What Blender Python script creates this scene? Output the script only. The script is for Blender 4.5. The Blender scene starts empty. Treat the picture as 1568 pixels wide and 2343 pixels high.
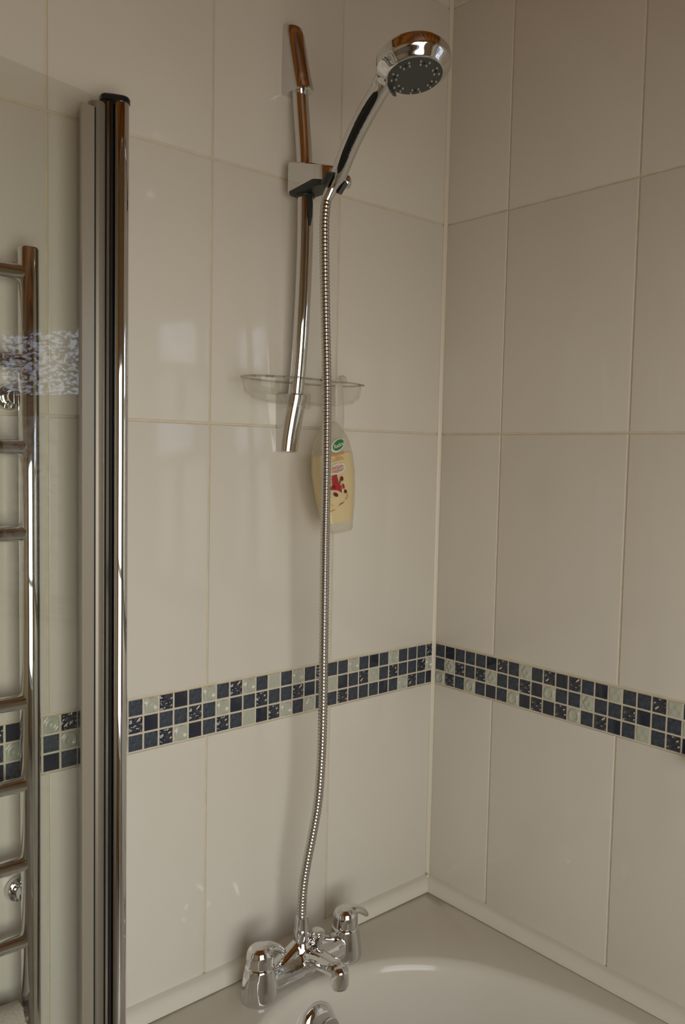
import bpy, bmesh, math, random
from mathutils import Vector, Matrix, noise

random.seed(7)
SC = bpy.context.scene
COL = SC.collection

# ------------------------------------------------------------------ camera
cam_d = bpy.data.cameras.new('camera')
cam = bpy.data.objects.new('camera', cam_d)
COL.objects.link(cam)
cam.location = (-1.2173, -1.1097, 1.4124)
cam.rotation_euler = (1.503533, -0.020722, -0.718220)
cam_d.sensor_fit = 'VERTICAL'
cam_d.sensor_height = 36.0
cam_d.sensor_width = 24.09
cam_d.lens = 29.79
cam_d.clip_start = 0.02
SC.camera = cam

# ------------------------------------------------------------------ sky
world = bpy.data.worlds.new('daylight')
SC.world = world
world.use_nodes = True
wn = world.node_tree.nodes
wl = world.node_tree.links
wn.clear()
w_out = wn.new('ShaderNodeOutputWorld')
w_bg = wn.new('ShaderNodeBackground')
w_tc = wn.new('ShaderNodeTexCoord')
w_sep = wn.new('ShaderNodeSeparateXYZ')
w_map = wn.new('ShaderNodeMapRange')
w_ramp = wn.new('ShaderNodeValToRGB')
wl.new(w_tc.outputs['Generated'], w_sep.inputs[0])
wl.new(w_sep.outputs['Z'], w_map.inputs['Value'])
w_map.inputs['From Min'].default_value = -1.0
w_map.inputs['From Max'].default_value = 1.0
wl.new(w_map.outputs['Result'], w_ramp.inputs['Fac'])
re = w_ramp.color_ramp
re.elements[0].position = 0.40
re.elements[0].color = (0.12, 0.115, 0.10, 1)
re.elements[1].position = 0.495
re.elements[1].color = (0.20, 0.20, 0.19, 1)
for pos, c in ((0.53, (0.50, 0.63, 1.05)), (0.75, (0.30, 0.42, 0.75)), (1.0, (0.16, 0.24, 0.46))):
    e = re.elements.new(pos)
    e.color = (*c, 1)
# hazy bright half of the sky towards the sun, behind the house
w_dot = wn.new('ShaderNodeVectorMath')
w_dot.operation = 'DOT_PRODUCT'
w_dot.inputs[1].default_value = Vector((-0.18, -0.93, 0.30)).normalized()
wl.new(w_tc.outputs['Generated'], w_dot.inputs[0])
w_glow = wn.new('ShaderNodeMapRange')
w_glow.interpolation_type = 'SMOOTHSTEP'
w_glow.inputs['From Min'].default_value = -0.15
w_glow.inputs['From Max'].default_value = 1.0
wl.new(w_dot.outputs['Value'], w_glow.inputs['Value'])
w_ramp2 = wn.new('ShaderNodeValToRGB')
wl.new(w_map.outputs['Result'], w_ramp2.inputs['Fac'])
r2 = w_ramp2.color_ramp
r2.elements[0].position = 0.40
r2.elements[0].color = (1.15, 1.10, 1.02, 1)
r2.elements[1].position = 0.50
r2.elements[1].color = (1.66, 1.64, 1.56, 1)
for pos, c in ((0.60, (1.30, 1.33, 1.36)), (1.0, (0.6, 0.7, 0.88))):
    e = r2.elements.new(pos)
    e.color = (*c, 1)
w_mix = wn.new('ShaderNodeMix')
w_mix.data_type = 'RGBA'
wl.new(w_glow.outputs['Result'], w_mix.inputs['Factor'])
wl.new(w_ramp.outputs['Color'], w_mix.inputs['A'])
wl.new(w_ramp2.outputs['Color'], w_mix.inputs['B'])
wl.new(w_mix.outputs['Result'], w_bg.inputs['Color'])
w_bg.inputs['Strength'].default_value = 5.0
wl.new(w_bg.outputs[0], w_out.inputs['Surface'])

# window openings (right wall and rear wall) and their daylight portals
WY0, WY1, WZ0, WZ1 = -1.11, -0.53, 0.98, 1.752
RX0, RX1, RZ0, RZ1 = -1.72, -0.50, 0.40, 1.73
ROOM_X, ROOM_Y, CEIL = -2.1, -1.74, 2.40


def portal(name, loc, rot, sx, sy):
    l = bpy.data.lights.new(name, 'AREA')
    l.shape = 'RECTANGLE'
    l.size, l.size_y = sx, sy
    l.cycles.is_portal = True
    o = bpy.data.objects.new(name, l)
    COL.objects.link(o)
    o.location = loc
    o.rotation_euler = rot
    return o


portal('daylight_portal', (0.10, (WY0 + WY1) / 2, (WZ0 + WZ1) / 2), (0, math.radians(90), 0), WZ1 - WZ0, WY1 - WY0)
portal('daylight_portal', ((RX0 + RX1) / 2, ROOM_Y - 0.10, (RZ0 + RZ1) / 2), (math.radians(90), 0, 0), RX1 - RX0, RZ1 - RZ0)

SC.view_settings.view_transform = 'Standard'
SC.view_settings.look = 'None'
SC.view_settings.gamma = 1.0
SC.view_settings.use_curve_mapping = False
SC.view_settings.exposure = -0.44
SC.cycles.transparent_max_bounces = 32


# ------------------------------------------------------------------ materials
def mat(name, color, rough=0.5, metal=0.0, spec=0.5, coat=0.0, bump=None, noise_col=None, trans=0.0, ior=1.45):
    m = bpy.data.materials.new(name)
    m.use_nodes = True
    nt = m.node_tree
    b = nt.nodes['Principled BSDF']
    b.inputs['Base Color'].default_value = (*color, 1)
    b.inputs['Roughness'].default_value = rough
    b.inputs['Metallic'].default_value = metal
    b.inputs['Specular IOR Level'].default_value = spec
    b.inputs['Coat Weight'].default_value = coat
    b.inputs['Transmission Weight'].default_value = trans
    b.inputs['IOR'].default_value = ior
    if bump or noise_col:
        tc = nt.nodes.new('ShaderNodeTexCoord')
    if noise_col:
        sc_, amt, det = noise_col
        n = nt.nodes.new('ShaderNodeTexNoise')
        n.inputs['Scale'].default_value = sc_
        n.inputs['Detail'].default_value = det
        nt.links.new(tc.outputs['Object'], n.inputs['Vector'])
        r = nt.nodes.new('ShaderNodeValToRGB')
        r.color_ramp.elements[0].position = 0.35
        r.color_ramp.elements[1].position = 0.65
        r.color_ramp.elements[0].color = (*[max(0, c * (1 - amt)) for c in color], 1)
        r.color_ramp.elements[1].color = (*[min(1, c * (1 + amt)) for c in color], 1)
        nt.links.new(n.outputs['Fac'], r.inputs['Fac'])
        nt.links.new(r.outputs['Color'], b.inputs['Base Color'])
    if bump:
        sc_, dist, det = bump
        n = nt.nodes.new('ShaderNodeTexNoise')
        n.inputs['Scale'].default_value = sc_
        n.inputs['Detail'].default_value = det
        nt.links.new(tc.outputs['Object'], n.inputs['Vector'])
        bp = nt.nodes.new('ShaderNodeBump')
        bp.inputs['Strength'].default_value = 1.0
        bp.inputs['Distance'].default_value = dist
        nt.links.new(n.outputs['Fac'], bp.inputs['Height'])
        nt.links.new(bp.outputs['Normal'], b.inputs['Normal'])
    return m


def clear_mat(name, tint, gloss_rough=0.02, ior=1.45, diffuse=0.0, dcol=(0.8, 0.8, 0.8), pattern=None):
    """thin clear sheet: transparent body, Fresnel mirror on top, an optional milky share and an optional ripple painted into the tint"""
    m = bpy.data.materials.new(name)
    m.use_nodes = True
    nt = m.node_tree
    nt.nodes.clear()
    L = nt.links
    out = nt.nodes.new('ShaderNodeOutputMaterial')
    tr = nt.nodes.new('ShaderNodeBsdfTransparent')
    tr.inputs['Color'].default_value = (*tint, 1)
    gl = nt.nodes.new('ShaderNodeBsdfGlossy')
    gl.inputs['Roughness'].default_value = gloss_rough
    fr = nt.nodes.new('ShaderNodeFresnel')
    fr.inputs['IOR'].default_value = ior
    mx = nt.nodes.new('ShaderNodeMixShader')
    # only outer faces mirror; from inside the sheet the light just leaves
    ge = nt.nodes.new('ShaderNodeNewGeometry')
    iv = nt.nodes.new('ShaderNodeMath')
    iv.operation = 'SUBTRACT'
    iv.inputs[0].default_value = 1.0
    L.new(ge.outputs['Backfacing'], iv.inputs[1])
    mu = nt.nodes.new('ShaderNodeMath')
    mu.operation = 'MULTIPLY'
    L.new(fr.outputs[0], mu.inputs[0])
    L.new(iv.outputs[0], mu.inputs[1])
    L.new(mu.outputs[0], mx.inputs[0])
    body = tr.outputs[0]
    if diffuse > 0:
        df = nt.nodes.new('ShaderNodeBsdfDiffuse')
        df.inputs['Color'].default_value = (*dcol, 1)
        tl = nt.nodes.new('ShaderNodeBsdfTranslucent')
        tl.inputs['Color'].default_value = (*dcol, 1)
        dm = nt.nodes.new('ShaderNodeMixShader')
        dm.inputs[0].default_value = 0.5
        L.new(df.outputs[0], dm.inputs[1])
        L.new(tl.outputs[0], dm.inputs[2])
        bm_ = nt.nodes.new('ShaderNodeMixShader')
        bm_.inputs[0].default_value = diffuse
        L.new(tr.outputs[0], bm_.inputs[1])
        L.new(dm.outputs[0], bm_.inputs[2])
        body = bm_.outputs[0]
    L.new(body, mx.inputs[1])
    L.new(gl.outputs[0], mx.inputs[2])
    if pattern:
        scale, lo = pattern
        tc = nt.nodes.new('ShaderNodeTexCoord')
        mp = nt.nodes.new('ShaderNodeMapping')
        mp.inputs['Scale'].default_value = (scale, scale * 0.45, scale)
        wv = nt.nodes.new('ShaderNodeTexNoise')
        wv.inputs['Scale'].default_value = 1.0
        wv.inputs['Detail'].default_value = 2.0
        wv.inputs['Distortion'].default_value = 0.6
        L.new(tc.outputs['Object'], mp.inputs[0])
        L.new(mp.outputs[0], wv.inputs['Vector'])
        rp = nt.nodes.new('ShaderNodeValToRGB')
        rp.color_ramp.elements[0].position = 0.40
        rp.color_ramp.elements[1].position = 0.52
        rp.color_ramp.elements[0].color = (*[lo * t for t in tint], 1)
        rp.color_ramp.elements[1].color = (*tint, 1)
        L.new(wv.outputs['Fac'], rp.inputs[0])
        L.new(rp.outputs[0], tr.inputs['Color'])
    L.new(mx.outputs[0], out.inputs[0])
    return m


M = {}
M['tile'] = mat('cream_glazed_tile', (0.75, 0.70, 0.615), 0.09, bump=(5.5, 0.0011, 1.0), spec=0.5)
M['tile_b'] = mat('cream_glazed_tile', (0.735, 0.685, 0.602), 0.10, bump=(4.6, 0.0012, 1.0), spec=0.5)
M['grout'] = mat('cream_grout', (0.70, 0.62, 0.48), 0.85, noise_col=(40, 0.05, 3))
M['grout_light'] = mat('pale_mosaic_grout', (0.72, 0.64, 0.51), 0.8, noise_col=(40, 0.04, 3))
M['silicone'] = mat('cream_silicone', (0.78, 0.71, 0.57), 0.35)
M['trim'] = mat('cream_trim_tile', (0.80, 0.75, 0.65), 0.14)
M['slate'] = mat('blue_grey_slate', (0.050, 0.062, 0.084), 0.36, bump=(330, 0.0022, 4), noise_col=(160, 0.35, 3))
M['shiny'] = mat('dark_blue_lustre_glass', (0.026, 0.031, 0.048), 0.14, bump=(150, 0.0016, 2), spec=1.0)
M['gloss'] = mat('smooth_dark_blue_glass', (0.024, 0.029, 0.046), 0.06, spec=0.6)
M['pale'] = mat('pale_green_grey_glass', (0.50, 0.51, 0.42), 0.16, spec=0.7)
M['chrome'] = mat('chrome', (0.74, 0.74, 0.74), 0.045, 1.0)
M['chrome_soft'] = mat('worn_chrome', (0.66, 0.65, 0.62), 0.11, 1.0)
M['hose'] = mat('chrome_hose', (0.55, 0.53, 0.49), 0.20, 1.0)
M['alu'] = mat('satin_aluminium', (0.60, 0.585, 0.55), 0.22, 1.0)
M['pivot'] = mat('dull_pivot_tube', (0.30, 0.27, 0.22), 0.40, 0.6)
M['satin'] = mat('satin_anodised_strip', (0.46, 0.42, 0.35), 0.42, 0.55)
M['black'] = mat('black_plastic', (0.012, 0.012, 0.012), 0.35)
M['darkgrey'] = mat('dark_grey_plastic', (0.030, 0.032, 0.030), 0.42)
M['face'] = mat('grey_face_plate', (0.060, 0.062, 0.056), 0.45)
M['grip'] = mat('dark_gloss_grip', (0.014, 0.014, 0.013), 0.10)
M['slot'] = mat('grey_slot', (0.30, 0.27, 0.22), 0.6)
M['nozzle'] = mat('pale_rubber', (0.42, 0.42, 0.38), 0.5)
M['bath'] = mat('white_acrylic', (0.74, 0.69, 0.60), 0.12)
M['wood'] = None
M['paint'] = mat('tan_wall_paint', (0.50, 0.37, 0.21), 0.7)
M['floor'] = mat('beige_vinyl', (0.30, 0.24, 0.17), 0.4, noise_col=(8, 0.2, 4))
M['upvc'] = mat('white_upvc', (0.78, 0.77, 0.73), 0.3)
M['glass'] = clear_mat('clear_screen_glass', (0.948, 0.955, 0.938), 0.0, 1.5)
M['pane_top'] = clear_mat('ripple_tinted_glass', (0.86, 0.90, 0.98), 0.03, 1.5, pattern=(120, 0.03))  # dark ripples and the blue of the sky are put into the tint
M['pane_low'] = clear_mat('ripple_tinted_glass', (0.50, 0.50, 0.49), 0.03, 1.5, pattern=(80, 0.5))  # tint darkened so the lower panes show less light
M['pane_rear'] = clear_mat('clear_window_glass', (0.95, 0.95, 0.93), 0.01, 1.5)
M['clear'] = clear_mat('clear_plastic', (0.978, 0.978, 0.968), 0.03, 1.36, diffuse=0.01)
M['lip'] = clear_mat('clear_plastic_edge', (0.80, 0.79, 0.75), 0.05, 1.45, diffuse=0.10)
M['seal'] = clear_mat('clear_seal_plastic', (0.86, 0.84, 0.78), 0.08, 1.45, diffuse=0.12)
M['bottle'] = clear_mat('frosted_bottle_plastic', (0.95, 0.94, 0.90), 0.12, 1.35, diffuse=0.30, dcol=(0.90, 0.86, 0.76))
M['gel'] = mat('amber_shower_gel', (0.87, 0.71, 0.37), 0.25)
M['hook'] = clear_mat('milky_hook_plastic', (0.95, 0.94, 0.9), 0.1, 1.35, diffuse=0.8, dcol=(0.90, 0.87, 0.80))
M['towel'] = mat('beige_terry', (0.50, 0.45, 0.38), 0.95, bump=(300, 0.002, 3))
M['print_green'] = mat('green_print', (0.035, 0.20, 0.05), 0.4)
M['print_dkgreen'] = mat('dark_green_print', (0.02, 0.10, 0.03), 0.4)
M['print_white'] = mat('white_print', (0.78, 0.78, 0.70), 0.4)
M['print_orange'] = mat('orange_print', (0.62, 0.24, 0.045), 0.4)
M['print_pink'] = mat('pink_print', (0.62, 0.46, 0.37), 0.4)
M['print_rose'] = mat('rose_print', (0.58, 0.25, 0.17), 0.4)
M['print_red'] = mat('red_print', (0.42, 0.022, 0.022), 0.4)
M['print_dkred'] = mat('dark_red_print', (0.16, 0.008, 0.012), 0.4)


def wood_mat():
    m = bpy.data.materials.new('varnished_pine')
    m.use_nodes = True
    nt = m.node_tree
    b = nt.nodes['Principled BSDF']
    tc = nt.nodes.new('ShaderNodeTexCoord')
    mp = nt.nodes.new('ShaderNodeMapping')
    mp.inputs['Scale'].default_value = (9.0, 0.9, 9.0)
    wv = nt.nodes.new('ShaderNodeTexWave')
    wv.wave_type = 'RINGS'
    wv.inputs['Scale'].default_value = 1.2
    wv.inputs['Distortion'].default_value = 4.0
    wv.inputs['Detail'].default_value = 2.0
    nt.links.new(tc.outputs['Object'], mp.inputs[0])
    nt.links.new(mp.outputs[0], wv.inputs['Vector'])
    r = nt.nodes.new('ShaderNodeValToRGB')
    r.color_ramp.elements[0].color = (0.19, 0.056, 0.005, 1)
    r.color_ramp.elements[1].color = (0.50, 0.18, 0.018, 1)
    nt.links.new(wv.outputs['Fac'], r.inputs[0])
    nt.links.new(r.outputs[0], b.inputs['Base Color'])
    b.inputs['Roughness'].default_value = 0.35
    return m


M['wood'] = wood_mat()


# ------------------------------------------------------------------ object helpers
def link(o, parent=None):
    COL.objects.link(o)
    if parent is not None:
        o.parent = parent
    return o


def finish(me, m, smooth=True, angle=35):
    if m is not None:
        me.materials.append(m)
    if smooth:
        for p in me.polygons:
            p.use_smooth = True
        me.set_sharp_from_angle(angle=math.radians(angle))
    return me


def mesh_of(name, bm, m, smooth=True, angle=35, recalc=True):
    me = bpy.data.meshes.new(name)
    if recalc:
        bmesh.ops.recalc_face_normals(bm, faces=bm.faces)
    bm.to_mesh(me)
    bm.free()
    return finish(me, m, smooth, angle)


def obj(name, bm, m, parent=None, smooth=True, angle=35, loc=None):
    me = mesh_of(name, bm, m, smooth, angle)
    o = bpy.data.objects.new(name, me)
    if loc is not None:
        o.location = loc
    return link(o, parent)


def thing(name, label, cat, loc=(0, 0, 0), group=None):
    o = bpy.data.objects.new(name, None)
    o.empty_display_size = 0.05
    o.location = loc
    link(o)
    o['label'] = label
    o['category'] = cat
    if group:
        o['group'] = group
    return o


def kid(parent, name, bm, m, smooth=True, angle=35, label=None):
    """mesh given in world coordinates, hung under a thing whose Empty stands at its base"""
    base = Vector((0, 0, 0))
    p = parent
    while p is not None:
        base += Vector(p.location)
        p = p.parent
    bmesh.ops.translate(bm, verts=bm.verts, vec=-base)
    o = obj(name, bm, m, parent, smooth, angle)
    if label:
        o['label'] = label
    return o


def structure(o, label=None):
    o['kind'] = 'structure'
    if label:
        o['label'] = label
    return o


def box(bm, lo, hi, bevel=0.0, seg=2):
    lo, hi = Vector(lo), Vector(hi)
    vs = [bm.verts.new((x, y, z)) for x in (lo.x, hi.x) for y in (lo.y, hi.y) for z in (lo.z, hi.z)]
    fs = [(0, 1, 3, 2), (4, 6, 7, 5), (0, 4, 5, 1), (2, 3, 7, 6), (0, 2, 6, 4), (1, 5, 7, 3)]
    faces = [bm.faces.new([vs[i] for i in f]) for f in fs]
    if bevel > 0:
        es = list({e for f in faces for e in f.edges})
        bmesh.ops.bevel(bm, geom=es, offset=bevel, segments=seg, affect='EDGES', profile=0.5)


def loft(bm, loops, cap0=True, cap1=True, closed=False):
    rings = [[bm.verts.new(p) for p in lp] for lp in loops]
    n = len(rings[0])
    pairs = list(zip(rings[:-1], rings[1:]))
    if closed:
        pairs.append((rings[-1], rings[0]))
    for a, b in pairs:
        for i in range(n):
            j = (i + 1) % n
            bm.faces.new((a[i], a[j], b[j], b[i]))
    if cap0 and not closed:
        bm.faces.new(list(reversed(rings[0])))
    if cap1 and not closed:
        bm.faces.new(rings[-1])
    return rings


def frames(pts, up=None):
    pts = [Vector(p) for p in pts]
    n = len(pts)
    T = []
    for i in range(n):
        a = pts[max(i - 1, 0)]
        b = pts[min(i + 1, n - 1)]
        T.append((b - a).normalized())
    ref = Vector(up) if up else (Vector((0, 0, 1)) if abs(T[0].z) < 0.9 else Vector((1, 0, 0)))
    u = (ref - T[0] * ref.dot(T[0])).normalized()
    U = [u]
    for i in range(1, n):
        u = U[-1] - T[i] * U[-1].dot(T[i])
        U.append(u.normalized())
    return pts, T, U


def tube(bm, pts, rad, seg=16, caps=True, up=None, rad2=None):
    pts, T, U = frames(pts, up)
    loops = []
    for i, p in enumerate(pts):
        r = rad[i] if isinstance(rad, (list, tuple)) else rad
        r2 = r if rad2 is None else (rad2[i] if isinstance(rad2, (list, tuple)) else rad2)
        v = T[i].cross(U[i])
        loops.append([p + U[i] * (r * math.cos(2 * math.pi * k / seg)) + v * (r2 * math.sin(2 * math.pi * k / seg)) for k in range(seg)])
    loft(bm, loops, caps, caps)


def lathe(bm, prof, origin=(0, 0, 0), axis=(0, 0, 1), seg=32, sq=(1, 1), xdir=None):
    """prof: (radius, height) pairs; a zero radius closes the end"""
    a = Vector(axis).normalized()
    ref = Vector(xdir) if xdir else (Vector((1, 0, 0)) if abs(a.x) < 0.9 else Vector((0, 1, 0)))
    u = (ref - a * ref.dot(a)).normalized()
    v = a.cross(u)
    o = Vector(origin)
    rings = []
    for r, h in prof:
        c = o + a * h
        if r < 1e-6:
            rings.append([bm.verts.new(c)])
        else:
            rings.append([bm.verts.new(c + u * (r * sq[0] * math.cos(2 * math.pi * k / seg)) + v * (r * sq[1] * math.sin(2 * math.pi * k / seg))) for k in range(seg)])
    for A, B in zip(rings[:-1], rings[1:]):
        for i in range(seg):
            j = (i + 1) % seg
            if len(A) == 1 and len(B) > 1:
                bm.faces.new((A[0], B[j], B[i]))
            elif len(B) == 1 and len(A) > 1:
                bm.faces.new((A[i], A[j], B[0]))
            elif len(A) > 1:
                bm.faces.new((A[i], A[j], B[j], B[i]))
    if len(rings[0]) > 1:
        bm.faces.new(list(reversed(rings[0])))
    if len(rings[-1]) > 1:
        bm.faces.new(rings[-1])


def prism(bm, outline, z0, z1, bevel=0.0, z0f=None):
    lo = [(x, y, z0 if z0f is None else z0f(x, y)) for x, y in outline]
    hi = [(x, y, z1) for x, y in outline]
    loft(bm, [lo, hi])
    if bevel > 0:
        es = [e for e in bm.edges if len(e.link_faces) == 2 and e.calc_face_angle(0) > 0.8]
        bmesh.ops.bevel(bm, geom=es, offset=bevel, segments=2, affect='EDGES', profile=0.5)


def spline(pts, n):
    """Catmull-Rom through the points"""
    P = [Vector(p) for p in pts]
    P = [P[0] * 2 - P[1]] + P + [P[-1] * 2 - P[-2]]
    k = len(P) - 3
    out = []
    for i in range(n + 1):
        t = i / n * k
        s = min(int(t), k - 1)
        f = t - s
        a, b, c, d = P[s:s + 4]
        out.append(0.5 * ((2 * b) + (c - a) * f + (2 * a - 5 * b + 4 * c - d) * f * f + (3 * b - a - 3 * c + d) * f ** 3))
    return out


def fuse(name, bm, voxel, m, iters=6, angle=60):
    """weld overlapping closed shells into one continuous skin"""
    me0 = bpy.data.meshes.new('tmp')
    bmesh.ops.recalc_face_normals(bm, faces=bm.faces)
    bm.to_mesh(me0)
    bm.free()
    o = bpy.data.objects.new('tmp', me0)
    COL.objects.link(o)
    r = o.modifiers.new('r', 'REMESH')
    r.mode = 'VOXEL'
    r.voxel_size = voxel
    s = o.modifiers.new('s', 'SMOOTH')
    s.factor = 0.5
    s.iterations = iters
    dg = bpy.context.evaluated_depsgraph_get()
    me = bpy.data.meshes.new_from_object(o.evaluated_get(dg))
    bpy.data.objects.remove(o)
    bpy.data.meshes.remove(me0)
    me.name = name
    me.materials.clear()
    return finish(me, m, True, angle)


# ------------------------------------------------------------------ the room
def wall_piece(bm, lo, hi):
    box(bm, lo, hi)


G = 0.0021                     # the grout lies this far behind the tile faces
TH = 0.008
# left wall (tap end), plane y = 0
bm = bmesh.new()
box(bm, (ROOM_X - 0.1, G, 0), (G + 0.1, 0.10, CEIL))
wall_left = structure(obj('wall_left', bm, M['grout'], smooth=False))
# right wall, plane x = 0, with the window opening
bm = bmesh.new()
box(bm, (G, ROOM_Y - 0.1, 0), (0.10, WY0, CEIL))
box(bm, (G, WY1, 0), (0.10, G, CEIL))
box(bm, (G, WY0, 0), (0.10, WY1, WZ0))
box(bm, (G, WY0, WZ1), (0.10, WY1, CEIL))
wall_right = structure(obj('wall_right', bm, M['grout'], smooth=False))
# rear wall with a second window
bm = bmesh.new()
y0, y1 = ROOM_Y - 0.10, ROOM_Y
box(bm, (ROOM_X, y0, 0), (RX0, y1, CEIL))
box(bm, (RX1, y0, 0), (0, y1, CEIL))
box(bm, (RX0, y0, 0), (RX1, y1, RZ0))
box(bm, (RX0, y0, RZ1), (RX1, y1, CEIL))
structure(obj('wall_rear', bm, M['paint'], smooth=False))
bm = bmesh.new()
box(bm, (ROOM_X - 0.10, ROOM_Y - 0.1, 0), (ROOM_X, 0, CEIL))
structure(obj('wall_far', bm, M['paint'], smooth=False))
bm = bmesh.new()
box(bm, (ROOM_X - 0.1, ROOM_Y - 0.1, -0.08), (0.1, 0.1, 0))
structure(obj('floor', bm, M['floor'], smooth=False))
bm = bmesh.new()
box(bm, (ROOM_X - 0.1, ROOM_Y - 0.1, CEIL + 0.02), (0.1, 0.1, CEIL + 0.1))
ceiling = structure(obj('ceiling', bm, M['wood'], smooth=False))
k = 0
x = ROOM_X
while x < -0.01:
    bm = bmesh.new()
    box(bm, (-0.046, ROOM_Y / 2, -0.009), (0.046, -ROOM_Y / 2, 0.009), 0.004, 1)
    o = obj('plank', bm, M['wood'], ceiling, smooth=False)
    o.location = (x + 0.048, ROOM_Y / 2, CEIL + 0.010)
    x += 0.096

# ------------------------------------------------------------------ wall tiles
tile_cache = {}


def tile_mesh(w, h):
    key = (round(w, 4), round(h, 4))
    if key not in tile_cache:
        b = bmesh.new()
        r = 0.0021
        # glazed face with a softly rounded lip, body behind
        def ring(dx, y):
            return [(-w / 2 + dx, y, -h / 2 + dx), (w / 2 - dx, y, -h / 2 + dx), (w / 2 - dx, y, h / 2 - dx), (-w / 2 + dx, y, h / 2 - dx)]
        loft(b, [ring(0, TH), ring(0, r), ring(r * 0.3, r * 0.3), ring(r * 1.4, 0)])
        me = mesh_of('tile', b, M['tile'] if len(tile_cache) % 3 else M['tile_b'], True, 50)
        tile_cache[key] = me
    return tile_cache[key]


def place_tile(parent, u, z, w, h, side):
    o = bpy.data.objects.new('tile', tile_mesh(w, h))
    if side == 'left':
        o.location = (u, 0, z)
    else:
        o.location = (0, u, z)
        o.rotation_euler = (0, 0, math.radians(-90))
    link(o, parent)
    return o


GAP = 0.0034
ROWS = [(0.0, 0.1839), (0.1839, 0.5777), (0.5777, 0.9715), (1.0512, 1.4562), (1.4562, 1.85), (1.85, 2.2438), (2.2438, CEIL)]
colsL = [(-0.2652, -0.0025)]
x = -0.2652
while x > ROOM_X:
    colsL.append((max(x - 0.252, ROOM_X), x))
    x -= 0.252
colsR = [(-0.1464, -0.0025)]
y = -0.1464
while y > ROOM_Y:
    colsR.append((max(y - 0.252, ROOM_Y), y))
    y -= 0.252


def lay(parent, cols, side, hole=None):
    for (a, b) in cols:
        for (c, d) in ROWS:
            rects = [(a, b, c, d)]
            if hole and a < hole[1] and b > hole[0] and c < hole[3] and d > hole[2]:
                h0, h1, h2, h3 = hole
                rects = []
                if a < h0: rects.append((a, h0, c, d))
                if b > h1: rects.append((h1, b, c, d))
                m0, m1 = max(a, h0), min(b, h1)
                if c < h2: rects.append((m0, m1, c, h2))
                if d > h3: rects.append((m0, m1, h3, d))
            for (p, q, s, t) in rects:
                if q - p < 0.012 or t - s < 0.012:
                    continue
                place_tile(parent, (p + q) / 2, (s + t) / 2, q - p - GAP, t - s - GAP, side)


lay(wall_left, colsL, 'left')
lay(wall_right, colsR, 'right', (WY0 - 0.004, WY1 + 0.004, WZ0 - 0.004, WZ1 + 0.004))

# ------------------------------------------------------------------ mosaic band
MP = 0.0252
MS = 0.0219
BZ = [1.0502 - 0.0131 - i * 0.0262 for i in range(3)]
MH = 0.0230


def mosaic_mesh(kind, var, w=MS, h=MH):
    b = bmesh.new()
    rnd = random.Random(kind + str(var))
    n = {'s': 6, 'w': 10, 'g': 3, 'p': 12}[kind]
    ph = [rnd.uniform(0, 6.28) for _ in range(6)]

    def height(u, v):
        if kind == 's':
            return rnd.uniform(-0.0005, 0.0005)
        if kind == 'g':
            return 0.0
        if kind == 'w':
            return 0.0009 * math.sin(3.2 * u + 4 * v + ph[0] + 1.4 * math.sin(3.5 * v + ph[1])) + 0.0009 * math.sin(7 * v - 5 * u + ph[2])
        style = var % 3
        if style == 0:      # embossed ring
            r = math.hypot(u - 0.1, v + 0.1)
            return 0.0013 * math.cos(7.0 * r + ph[0] * 0.2)
        if style == 1:      # leaf ribs
            return 0.0012 * math.sin(6 * u + 4 * abs(v) * (1 if u > 0 else -1) + ph[1])
        return 0.0008 * math.sin(5 * u + ph[2]) * math.cos(4 * v + ph[3])

    grid = []
    for j in range(n + 1):
        row = []
        for i in range(n + 1):
            u, v = -1 + 2 * i / n, -1 + 2 * j / n
            edge = max(abs(u), abs(v))
            y = -0.0006 - height(u, v) * (1 if edge < 0.98 else 0.25)
            if edge > 0.98:
                y += 0.0007
            row.append(b.verts.new((u * w / 2, y, v * h / 2)))
        grid.append(row)
    for j in range(n):
        for i in range(n):
            b.faces.new((grid[j][i], grid[j][i + 1], grid[j + 1][i + 1], grid[j + 1][i]))
    loop = [grid[0][i] for i in range(n)] + [grid[j][n] for j in range(n)] + [grid[n][n - i] for i in range(n)] + [grid[n - j][0] for j in range(n)]
    back = [b.verts.new((q.co.x * 1.02, 0.005, q.co.z * 1.02)) for q in loop]
    for i in range(len(loop)):
        j = (i + 1) % len(loop)
        b.faces.new((loop[i], back[i], back[j], loop[j]))
    b.faces.new(list(reversed(back)))
    return mesh_of('mosaic_tile', b, M[{'s': 'slate', 'w': 'shiny', 'g': 'gloss', 'p': 'pale'}[kind]], True, 50)


mos_cache = {}


def mosaic(parent, side, u, z, kind, var, sx=1.0):
    key = (kind, var % 4)
    if key not in mos_cache:
        mos_cache[key] = mosaic_mesh(*key)
    o = bpy.data.objects.new('mosaic_tile', mos_cache[key])
    if side == 'left':
        o.location = (u, 0, z)
    else:
        o.location = (0, u, z)
        o.rotation_euler = (0, 0, math.radians(-90))
    o.scale = (sx, 1, 1)
    link(o, parent)


bm = bmesh.new()
box(bm, (ROOM_X, 0.0007, 0.9735), (-0.0005, 0.0040, 1.0492))
obj('grout_bed', bm, M['grout_light'], wall_left, smooth=False)
bm = bmesh.new()
box(bm, (0.0007, ROOM_Y, 0.9735), (0.0040, -0.0005, 1.0492))
obj('grout_bed', bm, M['grout_light'], wall_right, smooth=False)
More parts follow.
